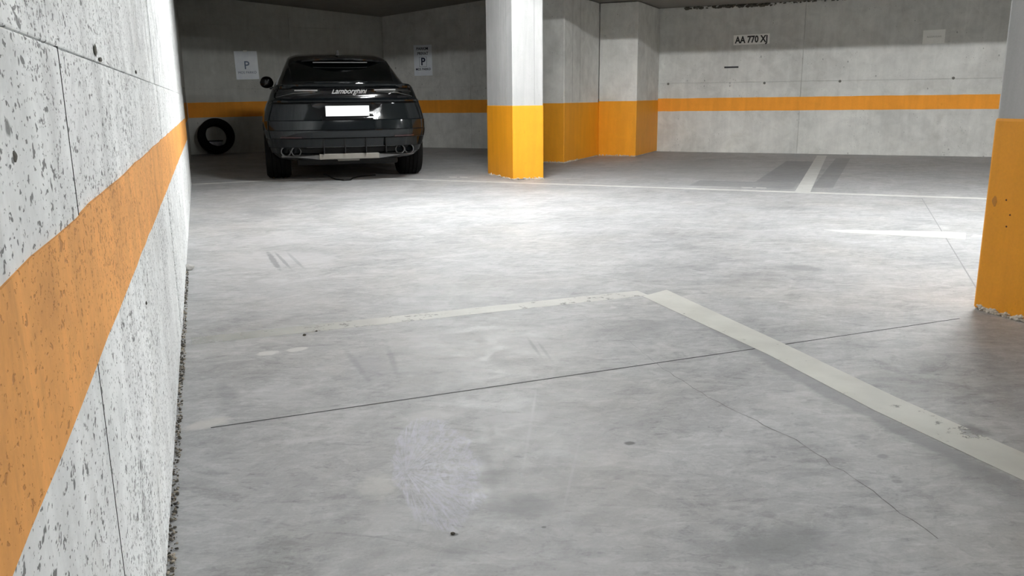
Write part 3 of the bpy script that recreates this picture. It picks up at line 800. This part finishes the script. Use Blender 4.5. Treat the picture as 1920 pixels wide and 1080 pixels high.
ty.matrix_world = Matrix.Translation((pw.x, pw.y, .327 * math.cos(lean) + .115 * math.sin(lean) - .004)) @ Matrix.Rotation(AB, 4, 'Z') @ Matrix.Rotation(-lean, 4, 'X')
M_foil = plain('crumpled silvery foil', (.42, .43, .47), .28, .6, var=.5)
pc = A0 + dB * .40 - Vector((-dB.y, dB.x)) * .06
ct = thing('container', 'small silvery container with a dark lid standing behind the loose tyre', 'container', (pc.x, pc.y, 0), AB)
bm = bmesh.new(); add_box(bm, -.14, .15, -.045, .045, 0, .235, .012)
bmesh.ops.subdivide_edges(bm, edges=bm.edges[:], cuts=2)
for v in bm.verts:
    if v.co.z > .01: v.co += Vector((0, random.uniform(-.012, .012), 0))
from_bm('vessel', bm, M_foil, ct)
box('lid', -.155, .165, -.05, .05, .235, .252, M_plast, ct, .004)

# ------------------------------------------------------------------ notices on the walls
M_paper = plain('white notice sheet', (.88, .92, .99), .35, 0, .5, .3, .05)
M_paper2 = plain('off-white card', (.92, .91, .87), .6, 0, .4, 0, .04)
M_ink = plain('dark blue print', (.02, .025, .06), .6)
M_ink_glare = plain('blue print paled by glare', (.16, .21, .30), .6)  # glare on the plastic sheet is put into this pale ink colour
M_ink3 = plain('faint grey print', (.48, .47, .44), .6)
M_black = plain('black print', (.015, .015, .015), .6)
def notice(name, label, cat, org, ang, wd, ht, z, tilt, mat, th=.004):
    o = thing(name, label, cat, (org.x, org.y, z), ang); o.rotation_euler = (0, tilt, ang)
    box('sheet', -wd / 2, wd / 2, -th, 0, -ht / 2, ht / 2, mat, o, .001)
    return o
pB = Vector((-dB.y, dB.x)) * -.004
s1 = notice('parking_notice', 'glossy white parking sheet with a letter P paled by glare left of the car', 'sign', A0 + dB * 1.14 + pB, AB, .43, .52, 1.64, R(-1.5), M_paper)
text_mesh('letter', 'P', .21, M_ink_glare, s1, .0, -.005, -.0045, bold=.002)
text_mesh('lettering', 'MOS PARKO', .062, M_ink_glare, s1, -.0, -.135, -.0045)
bm = bmesh.new(); add_box(bm, -.04, .03, -.006, 0, .245, .275, .001); from_bm('tape', bm, M_paper2, s1)
pR = nR * .004
s2 = notice('parking_notice', 'white private parking sheet with a boxed dark letter P right of the car', 'sign', BR + dR * -4.41 + pR, AR, .42, .60, 1.74, 0, M_paper)
text_mesh('lettering', 'PARKIM', .078, M_ink, s2, -.01, .225, -.0045, bold=.0015)
text_mesh('lettering', 'PRIVAT', .078, M_ink, s2, -.0, .13, -.0045, bold=.0015)
text_mesh('letter', 'P', .20, M_ink, s2, 0, -.03, -.0045, bold=.006)
bm = bmesh.new()
for a in ((-.085, .085, .062, .067), (-.085, .085, -.127, -.122), (-.085, -.08, -.122, .062), (.08, .085, -.122, .062)):
    add_box(bm, a[0], a[1], -.0052, -.004, a[2], a[3])
from_bm('box_outline', bm, M_ink, s2)
text_mesh('lettering', 'MOS PARKO', .062, M_ink, s2, 0, -.175, -.0045, bold=.0015)
s3 = notice('plate_notice', 'white strip notice reading AA 770 XJ high on the back wall', 'sign', BR + dR * 2.035 + pR, AR, .60, .165, 1.918, R(-.8), M_paper2)
text_mesh('lettering', 'AA 770 XJ', .155, M_black, s3, 0, -.004, -.0045, bold=.005, sx=.80)
s4 = notice('card_notice', 'small plain off-white card with one faint grey line near the right end of the wall', 'sign', BR + dR * 4.835 + pR, AR, .315, .21, 1.858, R(-1), M_paper2)
text_mesh('lettering', 'REZERVUAR', .038, M_ink3, s4, .005, .0, -.0045)

# ------------------------------------------------------------------ small things on the floor
bm = bmesh.new()
tube(bm, [(-2.52, 11.25, .008), (-2.43, 11.10, .008), (-2.33, 10.80, .008), (-2.20, 10.52, .008), (-2.08, 10.40, .008), (-2.01, 10.44, .008), (-2.03, 10.70, .008), (-1.96, 10.92, .008), (-1.80, 11.10, .008)], .008, 6)
cb_ = from_bm('cable', bm, M_plast, None, 60); tag(cb_, 'thin dark cable looping out from under the back of the car', 'cable')
M_stone = plain('broken concrete', (.55, .54, .52), .9, var=.3)
def stone(name, label, p, r, mat, seed):
    rd = random.Random(seed); bm = bmesh.new(); vs = bmesh.ops.create_icosphere(bm, subdivisions=2, radius=r)['verts']
    for v in vs:
        v.co *= rd.uniform(.8, 1.2); v.co.z = max(v.co.z * .75, -r * .5); v.co.x *= 1.25
    for v in vs: v.co.z += r * .5
    o = from_bm(name, bm, mat); o.location = (p[0], p[1], 0); tag(o, label, 'stone'); return o
stone('rubble_stone', 'grey broken lump of concrete at the foot of the left wall', (-1.955, 4.93), .026, M_stone, 3)
M_grit = plain('dark grit', (.085, .075, .06), .95, var=.7)
M_grit2 = plain('pale crumbled mortar', (.42, .37, .30), .95, var=.3)
foot = [tuple(L(s, .013)) + (0,) for s in (1.2, 1.6, 2.2, 3.0, 3.6, 4.4, 5.2)]
o = crumbs('grit', foot, .0012, .0045, [M_grit, M_grit, M_grit2], None, 1100, .009, .005, 'stuff'); tag(o, 'line of dark grit and crumbled mortar along the foot of the left wall', 'grit')
bits = [(-.903, 3.467, .006, 'dark crumb just beside the worn painted line near the left wall'), (-.865, 3.53, .004, 'smaller dark crumb touching the worn painted line near the left wall'),
        (-.145, 1.772, .004, 'dark crumb at the lower edge of the pale swirl on the floor'), (-1.06, 2.36, .003, 'tiny dark crumb near the left wall just this side of the slab joint')]
for i, (x, y, r, lab) in enumerate(bits):
    o = stone('floor_crumb', lab, (x, y), r, M_grit, 20 + i); o['category'] = 'crumb'
